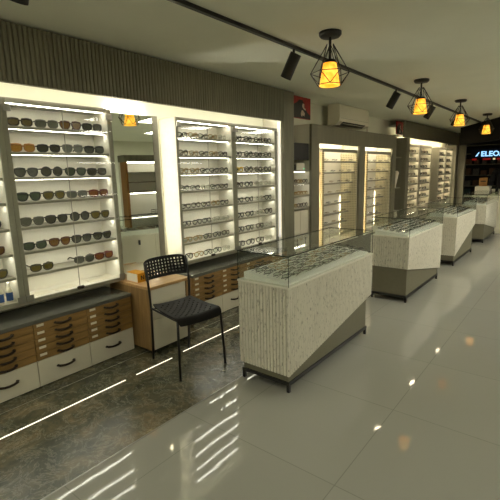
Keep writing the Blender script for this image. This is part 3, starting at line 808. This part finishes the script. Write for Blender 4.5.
# ------------------------------------------------------------------ track with spots
XT = -2.32
tr = thing('track_light', 'black ceiling track with angled black spotlights along the aisle', 'track light', (XT, 6, CEIL))
MB().box(XT-.018, XT+.018, -.5, 13.6, CEIL-.03, CEIL-.0005).build('track', M_black, tr)
for y in (1.1, 3.64, 6.47, 8.36, 10.4):
    pv = Vector((XT, y, CEIL-.12)); dr = Vector((-.60, .0, -1)).normalized()
    pa, pb_ = pv-dr*.05, pv+dr*.19
    m = MB(); m.smooth = True
    m.tube([pa, pb_], .056, 16, cap_end=False); s = m.build('spotlight', M_black, tr)
    m = MB(); m.tube([(XT, y, CEIL-.03), (XT, y, CEIL-.10)], .012, 8); m.build('spot_stem', M_black, s, (XT, y+0, CEIL) if False else parent_org(s))
    m = MB(); m.tube([pb_-dr*.010, pb_-dr*.006], .052, 16); m.build('spot_lens', M_spot, s)

# ------------------------------------------------------------------ pendants
def pendant(y, label, x=-1.87):
    r = thing('pendant_lamp', label, 'pendant lamp', (x, y, CEIL), 0, 'amber pendant lamps with wire cages')
    m = MB(); m.smooth = True; m.lathe([(0, CEIL-.001), (.10, CEIL-.001), (.10, CEIL-.022), (.085, CEIL-.04), (0, CEIL-.042)], x, y, 20); m.build('canopy', M_black, r)
    m = MB(); m.tube([(x, y, CEIL-.04), (x, y, 2.44)], .012, 8); m.build('stem', M_black, r)
    m = MB(); m.smooth = True; m.lathe([(0, 2.47), (.05, 2.47), (.06, 2.445), (0, 2.444)], x, y, 16); m.build('cap', M_black, r)
    m = MB(); m.smooth = True
    m.lathe([(.058, 2.442), (.092, 2.252), (.087, 2.250), (.054, 2.442)], x, y, 28); m.lathe([(.0, 2.441), (.057, 2.442)], x, y, 28)
    m.build('shade', M_shade, r)
    m = MB(); n = 6; W = .0035
    top = [(x+.03*math.cos(2*PI*k/n), y+.03*math.sin(2*PI*k/n), 2.60) for k in range(n)]
    mid = [(x+.172*math.cos(2*PI*(k+.5)/n), y+.172*math.sin(2*PI*(k+.5)/n), 2.36) for k in range(n)]
    bot = [(x+.115*math.cos(2*PI*k/n), y+.115*math.sin(2*PI*k/n), 2.26) for k in range(n)]
    for k in range(n):
        m.tube([top[k], mid[k]], W, 5); m.tube([top[k], mid[k-1]], W, 5); m.tube([mid[k], bot[k]], W, 5); m.tube([mid[k-1], bot[k]], W, 5)
        m.tube([mid[k], mid[k-1]], W, 5); m.tube([bot[k], bot[k-1]], W, 5)
    m.build('wire_cage', M_black, r)
for y, w in ((3.53, 'nearest amber pendant lamp in a black wire cage'), (6.19, 'second amber pendant lamp from the camera in wire cage'),
             (8.53, 'third amber pendant lamp from the camera, above the third counter'), (11.2, 'farthest amber pendant lamp, before the dark shopfront')):
    pendant(y, w)

SCL[0] = 1.0; CEIL = 2.5104
# ------------------------------------------------------------------ shopfront and mall beyond
M_bulk = mat('bulkhead_black', (9, 8, 8), .8, spec=.15, noise=.1, nscale=6)
struct('wall_front', MB().prism([(-2.62, 12.14), (-1.47, 10.29), (-.8, 9.24), (-.68, 9.32), (-1.35, 10.37), (-2.50, 12.22)], 2, 2.06, CEIL+.09), M_bulk)
struct('wall_front_pier', MB().box(-3.0, -2.80, 13.80, 13.92, 0, CEIL), M_grey)
struct('wall_mall', MB().box(-8, 6, 19.8, 20, -.05, 4), M_dark)
struct('ceiling_mall', MB().box(-8, 6, 9.2, 20, 3.4, 3.5), M_dark)
struct('floor_mall', MB().box(-8, -1.862, 13.91, 20, -.06, -.001), M_tile)
ms = thing('mall_shelf', 'dark shelves of goods in the shop across the mall', 'shelf unit', (-3.4, 17.6, 0))
MB().box(-5.2, -2.0, 18.0, 18.1, 0, 2.3).build('back_panel', M_dark, ms)
for z in (.4, .8, 1.2, 1.6, 2.0, 2.3): MB().box(-5.2, -2.0, 17.6, 17.999, z-.03, z).build('shelf', M_greyd, ms)
pal = [mat('goods_brown', (92, 66, 44), .6, noise=.3, nscale=12), mat('goods_red', (110, 30, 24), .6, noise=.3, nscale=12), mat('goods_grey', (88, 88, 80), .6, noise=.3, nscale=12), mat('goods_teal', (36, 60, 56), .6, noise=.3, nscale=12)]
for si, z in enumerate((.4, .8, 1.2, 1.6)):
    for k in range(10):
        x = -4.75+k*.26; h = random.uniform(.14, .28); w = random.uniform(.07, .11)
        o = MB().bbox(x-w, x+w, 17.68, 17.85, z+.0006, z+h, .01).build('goods_box', random.choice(pal))
        tag(o, f'small dark goods box, {ORD[k]} from left on {["lowest", "second lowest", "middle", "upper"][si]} shelf across the mall', 'box', 'goods across the mall')
sg = thing('shop_sign', 'blue-white illuminated letter sign of the shop across the mall', 'sign', (-2.6, 17.4, 2.0))
MB().box(-3.35, -1.2, 17.42, 17.46, 1.82, 2.14).build('sign_board', mat('sign_navy', (16, 26, 44), .5, noise=.1, nscale=6), sg)
M_sign = mat('sign_letters', (200, 225, 245), .5, emit=(150, 205, 250), estr=1.3)
cu = bpy.data.curves.new('sign_text', 'FONT'); cu.body = 'ELEOAR'; cu.size = .25; cu.extrude = .012; cu.offset = .006; cu.space_character = 1.02
tmp = bpy.data.objects.new('tmp_text', cu); C.objects.link(tmp)
tme = bpy.data.meshes.new_from_object(tmp.evaluated_get(bpy.context.evaluated_depsgraph_get())); bpy.data.objects.remove(tmp); bpy.data.curves.remove(cu)
tme.materials.clear(); tme.materials.append(M_sign)
t = bpy.data.objects.new('sign_lettering', tme); C.objects.link(t); t.parent = sg
t.location = Vector((-3.02, 17.405, 1.875))-Vector(sg.location); t.rotation_euler = (PI/2, 0, 0)
MB().prism([(-3.2, 1.88), (-3.14, 1.88), (-3.07, 2.02), (-3.1, 2.02)], 1, 17.40, 17.419).build('sign_mark', M_sign, sg)
M_sr = mat('sign_red', (150, 24, 22), .5, emit=(220, 40, 36), estr=.2); M_sc = mat('sign_cream', (220, 205, 160), .5, emit=(240, 220, 170), estr=.7)
for k, (x0, x1, m_) in enumerate(((-3.3, -3.15, M_sr), (-2.95, -2.7, M_sr), (-2.62, -2.55, M_sc), (-2.5, -2.4, M_sr), (-2.36, -2.28, M_sc), (-2.2, -1.9, M_sr))):
    MB().box(x0, x1, 17.40, 17.419, 1.74, 1.80).build('sign_strip', m_, sg)
# desk things at the far end
fd = thing('reception_desk', 'white reception desk beyond the farthest counter', 'desk', (-1.6, 11.0, 0))
MB().bbox(-1.95, -1.1, 10.72, 11.2, 0, .82, .004).build('desk_body', M_whitedoor, fd)
MB().bbox(-1.97, -1.08, 10.70, 11.22, .8202, .85, .004).build('desk_top', M_white, fd)
pr_ = thing('printer', 'white boxy printer with amber wooden display on far desk', 'printer', (-1.75, 10.9, .85))
MB().bbox(-1.92, -1.66, 10.78, 11.0, .8505, .93, .006).build('lower_body', M_grey, pr_)
MB().bbox(-1.94, -1.64, 10.76, 11.02, .9305, 1.06, .008).build('upper_body', M_ac, pr_)
MB().bbox(-1.87, -1.70, 10.80, 10.84, 1.0605, 1.25, .004).build('display_stand', M_amberwood, pr_)
MB().box(-1.84, -1.73, 10.797, 10.7998, 1.16, 1.185).build('display_print', M_black, pr_)
wb = thing('glass_shelf', 'greenish glass shelf panel on the far desk', 'shelf', (-1.5, 10.95, .85))
MB().box(-1.62, -1.41, 10.82, 11.05, 1.0, 1.012).build('shelf_board', M_gedge, wb)
for x in (-1.58, -1.45): MB().box(x-.03, x+.03, 10.88, 10.96, .8505, .9998).build('support', M_ac, wb)
gb = thing('green_box', 'pale green carton at right end of far desk', 'box', (-1.22, 10.85, .85))
MB().bbox(-1.38, -1.12, 10.78, 10.84, .8505, 1.06, .004).build('carton', mat('pale_green_card', (150, 160, 120), .5, noise=.08, nscale=12), gb)

# person in black at right edge, behind the desk
def person():
    px, py = -1.50, 11.6
    P = {'pelvis': (0, 0, .95, .15), 'waist': (0, 0, 1.08, .135), 'chest': (0, 0, 1.30, .16), 'neckb': (0, 0, 1.46, .075), 'neck': (0, -.01, 1.53, .055),
         'hl': (-.09, 0, .90, .10), 'kl': (-.10, -.02, .50, .065), 'al': (-.10, .02, .10, .045), 'fl': (-.10, -.12, .035, .035),
         'hr': (.09, 0, .90, .10), 'kr': (.10, -.02, .50, .065), 'ar': (.10, .02, .10, .045), 'fr': (.10, -.12, .035, .035),
         'sl': (-.19, 0, 1.40, .07), 'el': (-.25, .0, 1.12, .05), 'wl': (-.20, -.20, 1.00, .034), 'pl': (-.17, -.28, 1.0, .034),
         'sr': (.19, 0, 1.40, .07), 'er': (.25, .0, 1.12, .05), 'wr': (.20, -.20, 1.00, .034), 'pr': (.17, -.28, 1.0, .034)}
    E = [('pelvis', 'waist'), ('waist', 'chest'), ('chest', 'neckb'), ('neckb', 'neck'), ('pelvis', 'hl'), ('hl', 'kl'), ('kl', 'al'), ('al', 'fl'), ('pelvis', 'hr'), ('hr', 'kr'), ('kr', 'ar'), ('ar', 'fr'),
         ('chest', 'sl'), ('sl', 'el'), ('el', 'wl'), ('wl', 'pl'), ('chest', 'sr'), ('sr', 'er'), ('er', 'wr'), ('wr', 'pr')]
    K = list(P); me = bpy.data.meshes.new('person')
    me.from_pydata([P[k][:3] for k in K], [(K.index(a), K.index(b)) for a, b in E], [])
    o = bpy.data.objects.new('person', me); C.objects.link(o); o.location = (px, py, 0); o.rotation_euler = (0, 0, -.2)
    md = o.modifiers.new('skin', 'SKIN'); sv = me.skin_vertices[0].data
    for i, k in enumerate(K): sv[i].radius = (P[k][3],)*2 if k not in ('chest', 'waist', 'pelvis') else (P[k][3], P[k][3]*.8); sv[i].use_root = (k == 'pelvis')
    s = o.modifiers.new('sub', 'SUBSURF'); s.levels = 2; s.render_levels = 2
    me.materials.append(M_persp)
    tag(o, 'person in black clothing standing behind far desk at right photo edge', 'person')
    h = MB(); h.smooth = True
    h.lathe([(0, 1.50), (.05, 1.52), (.068, 1.56), (.075, 1.62), (.078, 1.67), (.07, 1.72), (.045, 1.755), (0, 1.765)], 0, 0, 20, 1, 1.2)
    h.lathe([(0, 1.63), (.014, 1.63), (.012, 1.66), (0, 1.67)], 0, -.092, 8)
    hd = h.build('head', M_sk, None, (0, 0, 0)); hd.parent = o
    h = MB(); h.smooth = True
    h.lathe([(.079, 1.62), (.086, 1.68), (.078, 1.73), (.05, 1.77), (0, 1.78)], 0, .014, 20, 1, 1.2)
    hh = h.build('hair', M_hair, None, (0, 0, 0)); hh.parent = o
    for s_ in (-1, 1):
        m = MB(); bx = s_*.17
        m.tube([(bx, -.27, 1.0), (bx, -.33, .985)], .03, 8)
        for f in range(4): m.tube([(bx-.024+f*.016, -.33, .985), (bx-.025+f*.017, -.375, .98), (bx-.025+f*.017, -.40+.006*abs(f-1.5), .962)], .0085, 6)
        m.tube([(bx-s_*.028, -.29, .99), (bx-s_*.05, -.33, .975), (bx-s_*.05, -.355, .968)], .009, 6)
        q = m.build('hand', M_sk, None, (0, 0, 0)); q.parent = o
person()

# ------------------------------------------------------------------ opposite gondola (seen in the mirror)
go = thing('shelf_gondola', 'white lit shelf island across the aisle, seen in the mirror', 'shelf unit', (.5, 5.0, 0))
gx = .30
MB().box(gx+.05, gx+.40, 3.6, 6.6, 1.74, 1.86).build('header_panel', M_greyd, go)
MB().box(gx+.30, gx+.40, 3.6, 6.6, 0, 1.739).build('back_panel', M_caseback, go)
for y in (3.6, 5.02, 6.56): MB().box(gx+.05, gx+.299, y, y+.04, .56, 1.739).build('upright', M_amberwood, go)
for z in (1.21, 1.39, 1.56): MB().box(gx+.02, gx+.299, 3.645, 6.555, z-.02, z).build('shelf', M_caseframe, go)
MB().box(gx+.03, gx+.045, 3.65, 6.55, 1.178, 1.188).build('led_strip', M_led_shelf, go)
MB().box(gx+.06, gx+.075, 3.65, 6.55, 1.72, 1.739).build('led_strip', M_led_shelf, go)
MB().box(gx+.0, gx+.299, 3.6, 6.6, .76, .78).build('shelf', M_gedge, go)
MB().box(gx-.02, gx+.299, 3.6, 6.6, 0, .56).build('drawer_base', M_whitedoor, go)
for k in range(6):
    d = MB().bbox(gx-.04, gx-.0205, 3.605+k*.5, 4.095+k*.5, .05, .55, .003).build('drawer', M_whitedoor, go)
    MB().box(gx-.052, gx-.0405, 3.84+k*.5, 3.86+k*.5, .40, .48).build('handle', M_black, d)
bt = bpy.data.objects
for k, y in enumerate((4.1, 4.36, 4.62, 5.1, 5.36, 5.62, 5.88)):
    o = MB()
    o.box(gx+.03, gx+.2, y, y+.2, .7805, .785); 
    for z in (.82, .86): o.tube([(gx+.03, y, z), (gx+.2, y, z), (gx+.2, y+.2, z), (gx+.03, y+.2, z)], .004, 5, True)
    for p in ((gx+.03, y), (gx+.2, y), (gx+.2, y+.2), (gx+.03, y+.2)): o.tube([(p[0], p[1], .786), (p[0], p[1], .86)], .004, 5)
    tag(o.build('wire_basket', M_chrome), f'small wire basket on the island across the aisle, {ORD[k]} from near end', 'basket', 'wire baskets on the island')

# ------------------------------------------------------------------ ceiling panels (added unseen fill lamps behind and beside the camera)
for k, (x, y) in enumerate(((1.3, -1.6), (-1.2, -2.2), (.9, .6), (.6, 4.4), (.6, 6.7), (.4, 8.6), (2.6, 5.4), (2.6, 8.2))):
    l = thing('fill_light', f'square ceiling panel added as fill light, {ORD[k]} of the row out of the frame', 'fill light', (x, y, CEIL), 0, 'added ceiling fill panels')
    m = MB()
    for bx in ((x-.32, x+.32, y-.32, y-.30), (x-.32, x+.32, y+.30, y+.32), (x-.32, x-.30, y-.30, y+.30), (x+.30, x+.32, y-.30, y+.30)): m.box(*bx, CEIL-.02, CEIL-.0005)
    m.build('frame', M_white, l)
    MB().box(x-.2995, x+.2995, y-.2995, y+.2995, CEIL-.012, CEIL-.0008).build('diffuser', M_fill_near if k < 3 else M_fill, l)

ml = thing('fill_light', 'round fill light added out of view in the mall beyond the shopfront', 'fill light', (-6.3, 16.2, 3.4))  # added unseen lamp to brighten the mall shelves
m = MB(); m.lathe([(0, 3.3995), (.5, 3.3995), (.5, 3.35), (.44, 3.34)], -6.3, 16.2, 24); m.build('rim', M_black, ml)
m = MB(); m.lathe([(0, 3.345), (.439, 3.345)], -6.3, 16.2, 24); m.build('diffuser', led_mat('mall_fill_light', 9.0, (255, 232, 190)), ml)

# ------------------------------------------------------------------ world, camera
w = bpy.data.worlds.new('world'); bpy.context.scene.world = w; w.use_nodes = True
w.node_tree.nodes['Background'].inputs['Color'].default_value = (.03, .026, .018, 1); w.node_tree.nodes['Background'].inputs['Strength'].default_value = 1.0
F, yaw, pit, rol = 411.5, math.radians(38.83), math.radians(10.65), math.radians(-1.457)
fwd = Vector((-math.sin(yaw)*math.cos(pit), math.cos(yaw)*math.cos(pit), -math.sin(pit)))
right = Vector((math.cos(yaw), math.sin(yaw), 0)); up = right.cross(fwd)
r = right*math.cos(rol)+up*math.sin(rol); u = up*math.cos(rol)-right*math.sin(rol)
cam = bpy.data.cameras.new('camera'); cam.sensor_width = 36; cam.lens = F/500*36; cam.clip_start = .02; cam.clip_end = 100
co = bpy.data.objects.new('camera', cam); C.objects.link(co)
mw = Matrix((r, u, -fwd)).transposed().to_4x4(); mw.translation = Vector((0, 0, 1.5)); co.matrix_world = mw
sc = bpy.context.scene; sc.camera = co
sc.view_settings.view_transform = 'Standard'; sc.view_settings.look = 'None'; sc.view_settings.gamma = 1; sc.view_settings.use_curve_mapping = False
sc.view_settings.exposure = .3
sc.cycles.max_bounces = 10; sc.cycles.diffuse_bounces = 4; sc.cycles.glossy_bounces = 5; sc.cycles.transparent_max_bounces = 24
sc.cycles.use_denoising = True; sc.cycles.caustics_reflective = False; sc.cycles.caustics_refractive = False; sc.cycles.sample_clamp_indirect = 6
